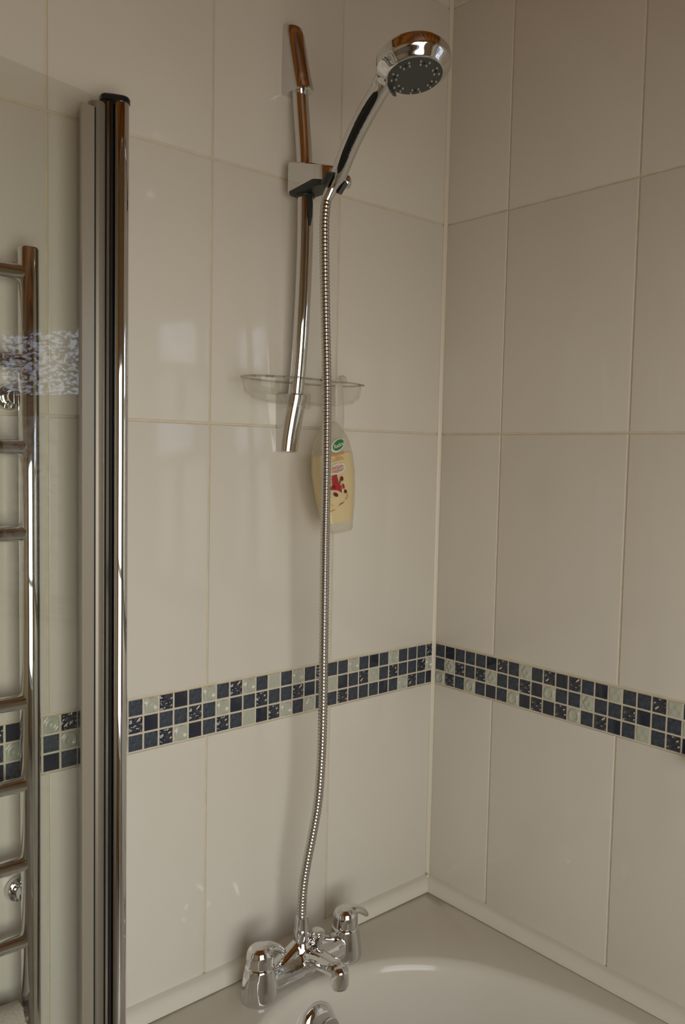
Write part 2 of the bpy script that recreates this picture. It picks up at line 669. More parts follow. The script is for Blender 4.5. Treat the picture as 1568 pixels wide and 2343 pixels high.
# columns counted from the first whole column right of the screen post
LEFT = ['spwgspswpspspswsspsgspsssw', 'wgsswspgswsswgspgswpswsswp', 'sswpgswspgwpspsswsssgspwsg']
LEFT_PRE = ['swswpsgwswsps', 'wsgpswpsgwsws', 'swpsgwsgspwsg']       # leftwards, beyond the post
RIGHT = ['sgsssgwspswgwsgpsswpswsgs', 'spwswpsswgpsspsswgsspwsgs', 'pwspsgspgwgwpswgspswgspsw']
cut_edge = -0.0045                                   # cut tile against the corner silicone
for r in range(3):
    zz = BZ[r]
    for i in range(26):
        if i < 25:
            u = -0.0248 - (24.0 - i) * MP - MP / 2 + 0.0035
            mosaic(wall_left, 'left', u, zz, LEFT[r][i], i * 3 + r)
        else:
            mosaic(wall_left, 'left', -0.0128, zz, LEFT[r][i], i * 3 + r, 0.66)
    for i, ch in enumerate(LEFT_PRE[r]):
        u = -0.0248 - (25.0 + i) * MP - MP / 2 + 0.0035
        mosaic(wall_left, 'left', u, zz, ch, i * 5 + r)
    for i, ch in enumerate(RIGHT[r]):
        mosaic(wall_right, 'right', -0.0172 - i * MP, zz, ch, i * 3 + r + 1)
    # the run goes on under the window, out of the picture
    for i in range(25, 68):
        mosaic(wall_right, 'right', -0.0172 - i * MP, zz, 'swspgsws'[(i * 3 + r) % 8], i)

# corner silicone and the quadrant tiles along the bath
bm = bmesh.new()
q = 0.0055
prof = [(0.0, 0.0), (-q, 0.0)] + [(-q + q * math.sin(t) * 0.62, -q + q * math.cos(t) * 0.62 + 0.0 * t) for t in ()] + [(-q * 0.45, -q * 0.45), (0.0, -q)]
loft(bm, [[(a, b, 0.56) for a, b in prof], [(a, b, CEIL) for a, b in prof]])
structure(obj('trim_1', bm, M['silicone'], smooth=True, angle=60))


def quadrant(name, along, a, b):
    bm = bmesh.new()
    z0, z1, d = 0.5605, 0.5850, 0.0200
    # nearly flat, slightly bulging quadrant section between wall and bath rim
    sec = [(0.0, z0), (0.0, z1)]
    for i in range(1, 8):
        t = i / 7
        px = 0.004 + (d - 0.004) * t
        pz = z1 - (z1 - z0 - 0.002) * t
        bulge = 0.0035 * math.sin(math.pi * t)
        sec.append((px + bulge * 0.75, pz + bulge * 0.65))
    sec.append((d, z0))
    loops = []
    for s in (a, b):
        if along == 'x':
            loops.append([(s if s != 0 else -o_ * 1.0, -o_, z) for o_, z in sec])
        else:
            loops.append([(-o_, s if s != 0 else -o_ * 1.0, z) for o_, z in sec])
    loft(bm, loops)
    return structure(obj(name, bm, M['trim'], smooth=True, angle=40))


quadrant('trim_2', 'x', -0.70, 0)
quadrant('trim_3', 'y', -1.70, 0)
bm = bmesh.new()
lathe(bm, [(0.0, 0.0), (0.0032, 0.001), (0.0028, 0.026), (0.0, 0.030)], (-0.0085, -0.0085, 0.5600), (0.05, 0.05, 1), 10)
structure(obj('trim_4', bm, M['silicone'], smooth=True))


# ------------------------------------------------------------------ windows
def window(name, lo_u, hi_u, z0, z1, side, bars, panes):
    """frame members run round the opening; bars: (u0,u1,z0,z1) inner members; panes: (u0,u1,z0,z1,material)"""
    root = bpy.data.objects.new(name, None)
    link(root)
    root['kind'] = 'structure'

    def slab(nm, a, b, c, d, t0, t1, m, bev=0.004):
        b_ = bmesh.new()
        if side == 'right':
            box(b_, (t0, a, c), (t1, b, d), bev, 1)
        else:
            box(b_, (a, ROOM_Y - t1, c), (b, ROOM_Y - t0, d), bev, 1)
        return obj(nm, b_, m, root, smooth=False)
    fw = 0.04
    slab('frame', lo_u, lo_u + fw, z0, z1, 0.02, 0.08, M['upvc'])
    slab('frame', hi_u - fw, hi_u, z0, z1, 0.02, 0.08, M['upvc'])
    slab('frame', lo_u + fw, hi_u - fw, z0, z0 + fw, 0.02, 0.08, M['upvc'])
    slab('frame', lo_u + fw, hi_u - fw, z1 - fw, z1, 0.02, 0.08, M['upvc'])
    for a, b, c, d in bars:
        slab('glazing_bar', a, b, c, d, 0.022, 0.078, M['upvc'])
    for a, b, c, d, m in panes:
        slab('pane', a, b, c, d, 0.048, 0.052, m, 0)
    slab('sill', lo_u, hi_u, z0 - 0.012, z0, -0.03 if side == 'right' else -0.05, 0.02, M['upvc'])
    return root


tz = 1.522
window('window_1', WY0, WY1, WZ0, WZ1, 'right',
       [(WY0 + 0.04, WY1 - 0.04, tz - 0.025, tz + 0.025), (-0.662, -0.636, tz + 0.025, WZ1 - 0.04), (-0.83, -0.80, WZ0 + 0.04, tz - 0.025)],
       [(-0.636, WY1 - 0.04, tz + 0.025, WZ1 - 0.04, M['pane_top']), (WY0 + 0.04, -0.662, tz + 0.025, WZ1 - 0.04, M['pane_top']),
        (WY0 + 0.04, -0.83, WZ0 + 0.04, tz - 0.025, M['pane_low']), (-0.80, WY1 - 0.04, WZ0 + 0.04, tz - 0.025, M['pane_low'])])
window('window_2', RX0, RX1, RZ0, RZ1, 'rear',
       [(RX0 + 0.04, RX1 - 0.04, 0.98, 1.02)],
       [(RX0 + 0.04, RX1 - 0.04, RZ0 + 0.04, 0.98, M['pane_rear']), (RX0 + 0.04, RX1 - 0.04, 1.02, RZ1 - 0.04, M['pane_rear'])])

# ------------------------------------------------------------------ bath
bath = thing('bathtub', 'white acrylic bathtub with a rounded end set into the tiled corner', 'bathtub', (-0.37, -0.86, 0))
XC, BX0, BX1, BY0, BY1, RIM = -0.372, -0.722, -0.002, -1.70, -0.002, 0.5600
half = [(0.0, -0.0935), (0.055, -0.098), (0.115, -0.1165), (0.177, -0.152), (0.2255, -0.200), (0.258, -0.252), (0.284, -0.325), (0.3035, -0.40), (0.3165, -0.49), (0.321, -0.60)]
yb = BY0 + 0.10
end2 = [(0.318, yb + 0.30), (0.300, yb + 0.18), (0.262, yb + 0.085), (0.20, yb + 0.03), (0.10, yb + 0.004), (0.0, yb)]
hp = spline([(a, b, 0) for a, b in half], 40) + spline([(0.321, -0.60, 0), (0.322, -0.9, 0)] + [(a, b, 0) for a, b in end2], 30)[1:]
edge = [(XC + p.x, p.y) for p in hp] + [(XC - p.x, p.y) for p in reversed(hp[1:-1])]
N = len(edge)
cy = (-0.0935 + yb) / 2


def outer_pt(x, y):
    """the same direction from the middle, out to the rectangular rim"""
    dx, dy = x - XC, y - cy
    sx = ((BX1 - XC) if dx > 0 else (XC - BX0)) / max(abs(dx), 1e-6)
    sy = ((BY1 - cy) if dy > 0 else (cy - BY0)) / max(abs(dy), 1e-6)
    s = min(sx, sy)
    return XC + dx * s, cy + dy * s


def inset(k_, dz):
    out = []
    for x_, y_ in edge:
        dx, dy = x_ - XC, y_ - cy
        hx, hy = 0.322, (-0.0935 - yb) / 2
        out.append((XC + dx * (1 - k_ / hx), cy + dy * (1 - k_ / hy), RIM + dz))
    return out


bm = bmesh.new()
outer = [outer_pt(*p) for p in edge]
loops = [[(x_, y_, 0.035) for x_, y_ in outer], [(x_, y_, RIM - 0.010) for x_, y_ in outer],
         [(XC + (x_ - XC) * 0.997, cy + (y_ - cy) * 0.998, RIM - 0.002) for x_, y_ in outer],
         [(XC + (x_ - XC) * 0.990, cy + (y_ - cy) * 0.995, RIM) for x_, y_ in outer]]
loops += [inset(-0.002, 0.0), inset(0.001, -0.0006), inset(0.004, -0.0025), inset(0.008, -0.0065), inset(0.011, -0.0125), inset(0.013, -0.021)]
loops += [inset(0.018, -0.06), inset(0.026, -0.13), inset(0.040, -0.22), inset(0.056, -0.31), inset(0.070, -0.355), inset(0.095, -0.385), inset(0.135, -0.398)]
loft(bm, loops, cap0=True, cap1=True)
kid(bath, 'shell', bm, M['bath'], angle=40)
# corner pieces of the rim come out of the same loft; the overflow cover sits on the end wall under the tap
oc = Vector((-0.3785, -0.1145, 0.4990))
on = Vector((0.0, -0.995, 0.10)).normalized()
bm = bmesh.new()
lathe(bm, [(0.0335, -0.004), (0.0345, 0.003), (0.0335, 0.0065), (0.030, 0.010), (0.022, 0.0125), (0.012, 0.0138), (0.0, 0.0142)], oc, on, 48)
ovc = kid(bath, 'overflow_cover', bm, M['chrome'])
ovc['label'] = 'round chrome overflow cover'
bm = bmesh.new()
lathe(bm, [(0.0, 0.0125), (0.013, 0.0125), (0.0205, 0.0145), (0.0215, 0.0165), (0.019, 0.0175), (0.010, 0.0165), (0.0, 0.016)], oc + Vector((0.014, 0, -0.011)), on, 36)
kid(ovc, 'waste_dial', bm, M['chrome_soft'])

# ------------------------------------------------------------------ bath and shower mixer
TX, TY = -0.374, -0.075
LX, RX = -0.463, -0.285
tap = thing('bath_shower_mixer', 'chrome deck mounted bath shower mixer with two lever handles on the bath rim', 'tap', (TX, TY, RIM))
bm = bmesh.new()
for vx in (LX, RX):
    lathe(bm, [(0.0285, 0.0), (0.0295, 0.006), (0.0280, 0.022), (0.0255, 0.040), (0.0230, 0.053), (0.020, 0.056), (0.0, 0.056)], (vx, TY, RIM), (0, 0, 1), 40)
bridge = spline([(LX, TY, RIM + 0.026), (LX + 0.035, TY - 0.003, RIM + 0.026), (TX - 0.018, TY - 0.006, RIM + 0.030), (TX, TY - 0.006, RIM + 0.032),
                 (TX + 0.018, TY - 0.006, RIM + 0.030), (RX - 0.035, TY - 0.003, RIM + 0.026), (RX, TY, RIM + 0.026)], 36)
rr = [0.0210 + 0.0005 * math.cos(t / 36 * 2 * math.pi) for t in range(37)]
tube(bm, bridge, [r * 0.98 for r in rr], 20, up=(0, 0, 1), rad2=[0.0205 + 0.004 * math.exp(-((t - 18) / 6) ** 2) for t in range(37)])
# raised shoulders sweeping up to the hose outlet
for s in (-1, 1):
    pts = spline([(TX + s * 0.060, TY, RIM + 0.028), (TX + s * 0.038, TY + 0.001, RIM + 0.038), (TX + s * 0.018, TY + 0.002, RIM + 0.049), (TX - 0.004 + s * 0.004, TY + 0.001, RIM + 0.058)], 14)
    tube(bm, pts, [0.019 + (0.0125 - 0.019) * t / 14 for t in range(15)], 16)
lathe(bm, [(0.028, 0.018), (0.0235, 0.040), (0.0165, 0.055), (0.0130, 0.0645), (0.0, 0.0645)], (TX - 0.006, TY, RIM), (0, 0, 1), 32)
# spout
sp = spline([(TX, TY - 0.005, RIM + 0.036), (TX + 0.001, TY - 0.030, RIM + 0.043), (TX + 0.003, TY - 0.055, RIM + 0.046), (TX + 0.005, TY - 0.074, RIM + 0.045), (TX + 0.006, TY - 0.083, RIM + 0.038)], 24)
tube(bm, sp, [0.0165 - 0.004 * math.sin(min(1, t / 20) * math.pi / 2) for t in range(25)], 20, up=(0, 0, 1), rad2=[0.021 - 0.0075 * (t / 24) for t in range(25)])
lathe(bm, [(0.0142, -0.018), (0.0152, -0.010), (0.0155, 0.000), (0.0145, 0.008), (0.010, 0.0135), (0.0, 0.0155)], (TX + 0.006, TY - 0.081, RIM + 0.040), (0, 0.10, 1), 28)
me = fuse('body', bm, 0.0013, M['chrome'], 5)
o = bpy.data.objects.new('body', me)
for v in me.vertices:
    v.co -= Vector((TX, TY, RIM))
link(o, tap)
bm = bmesh.new()
lathe(bm, [(0.0, 0.0), (0.0118, 0.0), (0.0118, 0.005), (0.0095, 0.005), (0.0095, 0.002), (0.0, 0.002)], (TX + 0.006, TY - 0.0825, RIM + 0.0185), (0, 0.1, 1), 24)
kid(tap, 'aerator', bm, M['chrome_soft'])
# diverter knob on the shoulder right of the hose outlet
bm = bmesh.new()
lathe(bm, [(0.0085, 0.0), (0.0088, 0.012), (0.0068, 0.013), (0.0068, 0.017), (0.0105, 0.018), (0.0112, 0.021), (0.0112, 0.029), (0.0100, 0.0325), (0.006, 0.034), (0.0, 0.0345)], (TX + 0.0165, TY - 0.010, RIM + 0.044), (0.05, -0.10, 1), 28)
kid(tap, 'diverter_knob', bm, M['chrome'])
for vx, lev in ((LX, Vector((1.0, -0.22, 0))), (RX, Vector((1.0, -0.22, 0)))):
    bm = bmesh.new()
    z = RIM + 0.0545
    lathe(bm, [(0.0, 0.0), (0.0212, 0.0), (0.0216, 0.003), (0.0216, 0.014), (0.0208, 0.020), (0.0180, 0.0260), (0.0128, 0.0300), (0.006, 0.0318), (0.0, 0.0322)], (vx, TY, z), (0, 0, 1), 36)
    lev.normalize()
    c = Vector((vx, TY, z))
    pts = spline([c - lev * 0.010 + Vector((0, 0, 0.0215)), c + lev * 0.004 + Vector((0, 0, 0.0255)), c + lev * 0.018 + Vector((0, 0, 0.0245)), c + lev * 0.030 + Vector((0, 0, 0.0190)), c + lev * 0.0385 + Vector((0, 0, 0.0115)), c + lev * 0.0410 + Vector((0, 0, 0.0075))], 20)
    tube(bm, pts, [0.0050 + 0.0022 * math.sin(t / 20 * math.pi) - 0.0012 * t / 20 for t in range(21)], 14, up=(0, 0, 1), rad2=[0.0155 - 0.0088 * (t / 20) for t in range(21)])
    me = fuse('handle', bm, 0.0011, M['chrome'], 4)
    o = bpy.data.objects.new('handle', me)
    for v in me.vertices:
        v.co -= Vector((TX, TY, RIM))
    link(o, tap)
    bm = bmesh.new()
    lathe(bm, [(0.0, -0.0035), (0.0204, -0.0035), (0.0204, 0.0015), (0.0, 0.0015)], (vx, TY, z), (0, 0, 1), 32)
    kid(tap, 'valve_collar', bm, M['darkgrey'])

# ------------------------------------------------------------------ shower hose
hose = thing('shower_hose', 'ribbed chrome shower hose hanging from the shower head down to the bath mixer', 'hose', (-0.381, -0.075, 0.623))
hp_ = [ (-0.3947,-0.1220,1.7926), (-0.3969,-0.1210,1.7777), (-0.3966,-0.1190,1.7496), (-0.3924,-0.1160,1.6996), (-0.3870,-0.1130,1.6361), (-0.3820,-0.1110,1.5715), (-0.3782,-0.1100,1.5058), (-0.3752,-0.1080,1.4393), (-0.3736,-0.1070,1.3720), (-0.3719,-0.1050,1.3040), (-0.3686,-0.1020,1.2005), (-0.3652,-0.0990,1.0952), (-0.3619,-0.0960,0.9881), (-0.3623,-0.0940,0.9092), (-0.3648,-0.0910,0.8513), (-0.3704,-0.0870,0.8045), (-0.3770,-0.0830,0.7614), (-0.3810,-0.0790,0.7211), (-0.3814,-0.0760,0.6834), (-0.3809,-0.0750,0.6571)]
path = spline(hp_, 900)
# resample to even steps: four rings of vertices per rib
L_ = [0.0]
for a, b in zip(path[:-1], path[1:]):
    L_.append(L_[-1] + (b - a).length)
RIB = 0.0054
steps = int(L_[-1] / RIB) * 4
ev, j = [], 0
for i in range(steps + 1):
    d = L_[-1] * i / steps
    while j < len(L_) - 2 and L_[j + 1] < d:
        j += 1
    t = (d - L_[j]) / max(1e-9, L_[j + 1] - L_[j])
    ev.append(path[j].lerp(path[j + 1], t))
bm = bmesh.new()
tube(bm, ev, [(0.0063, 0.0074, 0.0078, 0.0074)[i % 4] for i in range(len(ev))], 18)
kid(hose, 'ribbed_sleeve', bm, M['hose'], angle=80)
bm = bmesh.new()
lathe(bm, [(0.0126, 0.0), (0.0130, 0.004), (0.0126, 0.018), (0.0118, 0.020), (0.0114, 0.022), (0.0104, 0.036), (0.0100, 0.040), (0.0082, 0.041), (0.0, 0.041)], (-0.3805, -0.075, 0.6230), (0, 0, 1), 24)
kid(hose, 'hose_nut', bm, M['chrome'])
ax = (Vector((-0.3893, -0.1320, 1.8131)) - Vector((-0.3923, -0.1250, 1.7994))).normalized()
bm = bmesh.new()
lathe(bm, [(0.0078, -0.004), (0.0084, 0.0), (0.0088, 0.010), (0.0086, 0.014), (0.0, 0.014)], (-0.3945, -0.1222, 1.7928), ax, 24)
kid(hose, 'hose_nut', bm, M['chrome'])

# ------------------------------------------------------------------ hand shower
HC = Vector((-0.3970, -0.3000, 1.9114))
HN = Vector((-0.0647, -0.2393, -0.9688)).normalized()
HB = Vector((-0.3923, -0.1250, 1.7994))
hs = thing('hand_shower', 'chrome hand shower with a round grey spray face resting in the rail slider', 'shower head', HB)
hpt = spline([(-0.3923, -0.1250, 1.7994), (-0.3893, -0.1320, 1.8131), (-0.3880, -0.1400, 1.8241), (-0.3929, -0.1650, 1.8499), (-0.3982, -0.1890, 1.8697), (-0.4016, -0.2130, 1.8884), (-0.4040, -0.2330, 1.9025), (-0.4045, -0.2500, 1.9160), (-0.4030, -0.2680, 1.9290)], 48)
bm = bmesh.new()
rw, rt = [], []
for i in range(49):
    t = i / 48
    if t < 0.17:
        w_ = 0.0062 + 0.024 * t
    elif t < 0.25:
        w_ = 0.0103 + (t - 0.17) * 0.025
    else:
        w_ = 0.0123 + 0.0012 * math.sin((t - 0.25) / 0.75 * math.pi) + 0.0030 * max(0, (t - 0.8) / 0.2)
    rw.append(w_)
    rt.append(w_)
tube(bm, hpt, rt, 24, up=HN, rad2=rw)
prof = [(0.0, 0.001), (0.0362, 0.001), (0.0385, 0.0000), (0.0430, -0.0045), (0.0482, -0.0090), (0.0500, -0.0110), (0.0502, -0.0170), (0.0498, -0.0240), (0.0455, -0.0300), (0.0280, -0.0350), (0.0, -0.0365)]
lathe(bm, [(r, -h) for r, h in prof], HC, -HN, 64)
# web where the neck widens into the bowl
tube(bm, [Vector((-0.4045, -0.2420, 1.9110)), Vector((-0.4020, -0.2600, 1.9260)), Vector((-0.3990, -0.2820, 1.9340))], [0.0125, 0.013, 0.014], 20, up=HN, rad2=[0.015, 0.022, 0.030])
me = fuse('chrome_body', bm, 0.0012, M['chrome'], 5)
o = bpy.data.objects.new('chrome_body', me)
for v in me.vertices:
    v.co -= HB
link(o, hs)
bm = bmesh.new()
lathe(bm, [(0.0, -0.002), (0.0368, -0.002), (0.0366, 0.0010), (0.0352, 0.0020), (0.0220, 0.0023), (0.0, 0.0025)], HC, HN, 64)
plate = kid(hs, 'spray_plate', bm, M['face'])
plate['label'] = 'matt grey spray face with rings of nozzles'
hu = (Vector((0.7528, -0.6579, 0.0207)) - HN * HN.dot(Vector((0.7528, -0.6579, 0.0207)))).normalized()
hv = HN.cross(hu)
b0 = HB
nz = bmesh.new()
lathe(nz, [(0.0014, 0.0), (0.0012, 0.0022), (0.0008, 0.0026), (0.0, 0.0026)], (0, 0, 0), HN, 8)
nz_me = mesh_of('nozzle', nz, M['nozzle'])
hl = bmesh.new()
lathe(hl, [(0.0020, 0.0), (0.0018, 0.0010), (0.0, 0.0008)], (0, 0, 0), HN, 8)
hl_me = mesh_of('jet_hole', hl, M['black'])
for k in range(7):
    a = 2 * math.pi * (k + 0.35) / 7
    p = HC + HN * 0.0018 + (hu * math.cos(a) + hv * math.sin(a)) * 0.0275
    o = bpy.data.objects.new('jet_hole', hl_me)
    o.location = p - b0
    link(o, plate)
    for da, rr_ in ((-0.17, 0.0250), (0.17, 0.0250), (-0.20, 0.0312), (0.20, 0.0312)):
        p = HC + HN * 0.0016 + (hu * math.cos(a + da) + hv * math.sin(a + da)) * rr_
        o = bpy.data.objects.new('nozzle', nz_me)
        o.location = p - b0
        link(o, plate)
bm = bmesh.new()
tube(bm, [(-0.4105, -0.2640, 1.9110), (-0.4125, -0.2700, 1.9010), (-0.4140, -0.2760, 1.8930), (-0.4150, -0.2800, 1.8880)], [0.0024, 0.0026, 0.0026, 0.0018], 12, up=(0, -1, 0.3), rad2=[0.0060, 0.0060, 0.0056, 0.0045])
kid(hs, 'spray_lever', bm, M['chrome'])
# inset strip on the handle; its chrome's dark reflections are put into the colour
bm = bmesh.new()
gp = hpt[13:40]
gpts, gT, gU = frames(gp, HN)
view = Vector((-0.66, -0.68, -0.30)).normalized()
loops = []
for i, p in enumerate(gpts):
    f = i / (len(gpts) - 1)
    fr_ = (view - gT[i] * view.dot(gT[i])).normalized()
    sd = gT[i].cross(fr_)
    wd = 0.0056 * math.sqrt(max(0.02, 1 - abs(2 * f - 1) ** 6))
    r_ = rw[13 + i]
    loops.append([p + fr_ * (math.sqrt(r_ ** 2 - (s * wd) ** 2) + 0.0003) + sd * (s * wd - 0.0010) for s in (-1, -0.5, 0, 0.5, 1)] + [p + fr_ * (r_ - 0.003) + sd * (s * wd * 0.9 - 0.0010) for s in (1, -1)])
loft(bm, loops)
g = kid(hs, 'grip_strip', bm, M['grip'])
g['label'] = 'dark glossy strip along the handle'

# ------------------------------------------------------------------ riser rail
BXc = -0.373
rail = thing('riser_rail', 'bowed chrome shower riser rail on wedge shaped brackets on the left wall', 'shower rail', (BXc, 0.0, 1.42))
bar = spline([(BXc, -0.0220, 2.000), (BXc, -0.0300, 1.940), (BXc, -0.0390, 1.870), (BXc, -0.0435, 1.790), (BXc, -0.0430, 1.710), (BXc, -0.0385, 1.620), (BXc, -0.0320, 1.550), (BXc, -0.0225, 1.480)], 60)
bm = bmesh.new()
tube(bm, bar, 0.0126, 28, up=(0, -1, 0))
kid(rail, 'bar', bm, M['chrome'], angle=60)


def bracket(zs):
    """zs: (z, depth, half width) up the bracket: flat flanks, rounded front"""
    bm_ = bmesh.new()
    loops_ = []
    for z_, d_, hw in zs:
        lp_ = [(BXc - hw, -0.0005, z_), (BXc + hw, -0.0005, z_)]
        rx, ry = hw, min(hw * 0.95, d_ * 0.9)
        for q_ in range(13):
            t_ = math.pi * q_ / 12
            lp_.append((BXc + rx * math.cos(t_), -(d_ - ry) - ry * math.sin(t_), z_))
        loops_.append(lp_)
    loft(bm_, loops_)
    return bm_


bm = bracket([(1.9775, 0.0450, 0.0165), (1.9790, 0.0472, 0.0175), (1.9815, 0.0478, 0.0177), (2.005, 0.0405, 0.0178), (2.040, 0.0310, 0.0178), (2.068, 0.0235, 0.0176), (2.0810, 0.0185, 0.0170), (2.0835, 0.0155, 0.0160)])
kid(rail, 'wall_bracket', bm, M['chrome'], angle=30)
bm = bracket([(1.4150, 0.0195, 0.0165), (1.4165, 0.0218, 0.0175), (1.4400, 0.0265, 0.0182), (1.4700, 0.0345, 0.0188), (1.5000, 0.0435, 0.0192), (1.5060, 0.0450, 0.0192), (1.5080, 0.0435, 0.0180)])
kid(rail, 'wall_bracket', bm, M['chrome'], angle=30)
# slider: chrome shell with a flat left flank over a dark plastic core, and the cup for the hand shower


def slider_outline(grow=0.0):
    pts_ = [(-0.3900, -0.0215), (-0.3950, -0.0260), (-0.3960, -0.0450), (-0.3962, -0.0700), (-0.3955, -0.0930), (-0.3915, -0.1090), (-0.3835, -0.1180), (-0.3730, -0.1195), (-0.3640, -0.1140), (-0.3580, -0.1000), (-0.3550, -0.0760), (-0.3535, -0.0500), (-0.3545, -0.0300), (-0.3600, -0.0215), (-0.3750, -0.0205)]
    c_ = Vector((-0.375, -0.068))
    ring_ = [Vector((*p, 0)) for p in pts_]
    s_ = spline(ring_ + [ring_[0]], 60)[:-1]
    return [((p.x - c_.x) * (1 + grow) + c_.x, (p.y - c_.y) * (1 + grow * 0.5) + c_.y) for p in s_]


out0 = slider_outline()
zl = lambda x_, y_: 1.8190 + 0.0095 * math.sin(math.pi * min(1, max(0, (-0.022 - y_) / 0.098)))
zt = lambda y_: 1.8690 - 0.27 * (-0.022 - y_)
bm = bmesh.new()
loft(bm, [[(x_, y_, zl(x_, y_)) for x_, y_ in out0], [(x_, y_, zt(y_) - 0.005) for x_, y_ in out0], [(x_, y_, zt(y_) - 0.0018) for x_, y_ in slider_outline(-0.05)], [(x_, y_, zt(y_)) for x_, y_ in slider_outline(-0.16)], [(x_, y_, zt(y_) + 0.0005) for x_, y_ in slider_outline(-0.4)]])
sl = kid(rail, 'slider', bm, M['chrome'], angle=30)
out1 = slider_outline(-0.08)
bm = bmesh.new()
loft(bm, [[(x_, y_, 1.8165) for x_, y_ in slider_outline(-0.14)], [(x_, y_, 1.8185) for x_, y_ in out1], [(x_, y_, 1.8300) for x_, y_ in out1]])
lathe(bm, [(0.0140, 0.0), (0.0150, 0.002), (0.0155, 0.007), (0.0, 0.007)], (BXc, -0.0425, 1.8125), (0, 0.0, 1), 24)
tube(bm, [(BXc - 0.004, -0.0555, 1.814), (BXc - 0.003, -0.0575, 1.799), (BXc - 0.002, -0.0580, 1.783), (BXc - 0.002, -0.0570, 1.768)], [0.0060, 0.0050, 0.0034, 0.0018], 12)
kid(sl, 'slider_core', bm, M['darkgrey'])
# cup: dark open ring round the handle foot on a short arm, chrome tip
ha = (hpt[8] - hpt[5]).normalized()
hcn = Vector(hpt[6])
bm = bmesh.new()
uu = (Vector((1, 0, 0)) - ha * ha.x).normalized()
vv = ha.cross(uu)
loops = []
for i in range(23):
    a = math.radians(-20 + 220 * i / 22)
    d_ = uu * math.cos(a) + vv * math.sin(a)
    if (d_.y < -0.75):
        pass
    c_ = hcn + d_ * 0.0145
    loops.append([c_ + d_ * s1 + ha * s2 for s1, s2 in ((-0.0030, -0.011), (0.0036, -0.010), (0.0048, 0.008), (-0.0012, 0.010))])
loft(bm, loops)
tube(bm, [(-0.376, -0.100, 1.8250), (-0.376, -0.112, 1.8245), (-0.378, -0.122, 1.8235)], [0.0115, 0.0110, 0.0090], 14)
tube(bm, [(-0.375, -0.112, 1.8235), (-0.3690, -0.121, 1.8215), (-0.3625, -0.1275, 1.8205)], [0.0095, 0.0098, 0.0092], 14)
kid(sl, 'handset_cup', bm, M['darkgrey'])
bm = bmesh.new()
lathe(bm, [(0.0100, 0.0), (0.0106, 0.003), (0.0102, 0.0060), (0.0080, 0.0085), (0.004, 0.0100), (0.0, 0.0102)], (-0.3645, -0.1258, 1.8207), (0.8, -0.6, 0.02), 24)
kid(sl, 'cup_tip', bm, M['chrome'])

# ------------------------------------------------------------------ soap dish
dish = thing('soap_dish', 'clear plastic soap dish clipped round the foot of the shower rail', 'soap dish', (-0.381, -0.055, 1.4885))
DC = Vector((-0.3805, -0.0560))


def dish_ring(ax_, ay_, z_, notch=0.0):
    out_ = []
    for i in range(64):
        t_ = 2 * math.pi * i / 64
        c_, s_ = math.cos(t_), math.sin(t_)
        n_ = 2.0 / 2.3
        x_ = ax_ * math.copysign(abs(c_) ** n_, c_)
        y_ = ay_ * math.copysign(abs(s_) ** n_, s_)
        if s_ < 0:          # shallow dip in the middle of the front edge
            y_ *= 1 - notch * math.exp(-((x_ - 0.036) / 0.022) ** 2)
        out_.append((DC.x + x_, DC.y + y_ * 1.0, z_))
    return out_


bm = bmesh.new()
A, Bd = 0.1135, 0.0440
loft(bm, [dish_ring(A * 0.62, Bd * 0.60, 1.4900, 0.2), dish_ring(A * 0.84, Bd * 0.82, 1.4945, 0.22), dish_ring(A * 0.965, Bd * 0.95, 1.5040, 0.22), dish_ring(A, Bd, 1.5210, 0.34), dish_ring(A, Bd, 1.5270, 0.34),
          dish_ring(A * 0.978, Bd * 0.96, 1.5270, 0.34), dish_ring(A * 0.975, Bd * 0.955, 1.5210, 0.34), dish_ring(A * 0.94, Bd * 0.915, 1.5060, 0.22), dish_ring(A * 0.82, Bd * 0.79, 1.4970, 0.22), dish_ring(A * 0.60, Bd * 0.58, 1.4925, 0.2)])
bmesh.ops.recalc_face_normals(bm, faces=bm.faces)


def carve(bm_in, cutters):
    """cut openings for the rail and for the bottle hook through the tray"""
    a_ = bpy.data.objects.new('tmp_a', bpy.data.meshes.new('tmp_a'))
    bm_in.to_mesh(a_.data)
    bm_in.free()
    COL.objects.link(a_)
    extra = []
    for c_ in cutters:
        b_ = bpy.data.objects.new('tmp_b', bpy.data.meshes.new('tmp_b'))
        bmesh.ops.recalc_face_normals(c_, faces=c_.faces)
        c_.to_mesh(b_.data)
        c_.free()
        COL.objects.link(b_)
        m_ = a_.modifiers.new('b', 'BOOLEAN')
        m_.operation = 'DIFFERENCE'
        m_.solver = 'EXACT'
        m_.object = b_
        extra.append(b_)
    me_ = bpy.data.meshes.new_from_object(a_.evaluated_get(bpy.context.evaluated_depsgraph_get()))
    out_ = bmesh.new()
    out_.from_mesh(me_)
    for o_ in extra + [a_]:
        d_ = o_.data
        bpy.data.objects.remove(o_)
        bpy.data.meshes.remove(d_)
    bpy.data.meshes.remove(me_)
    return out_


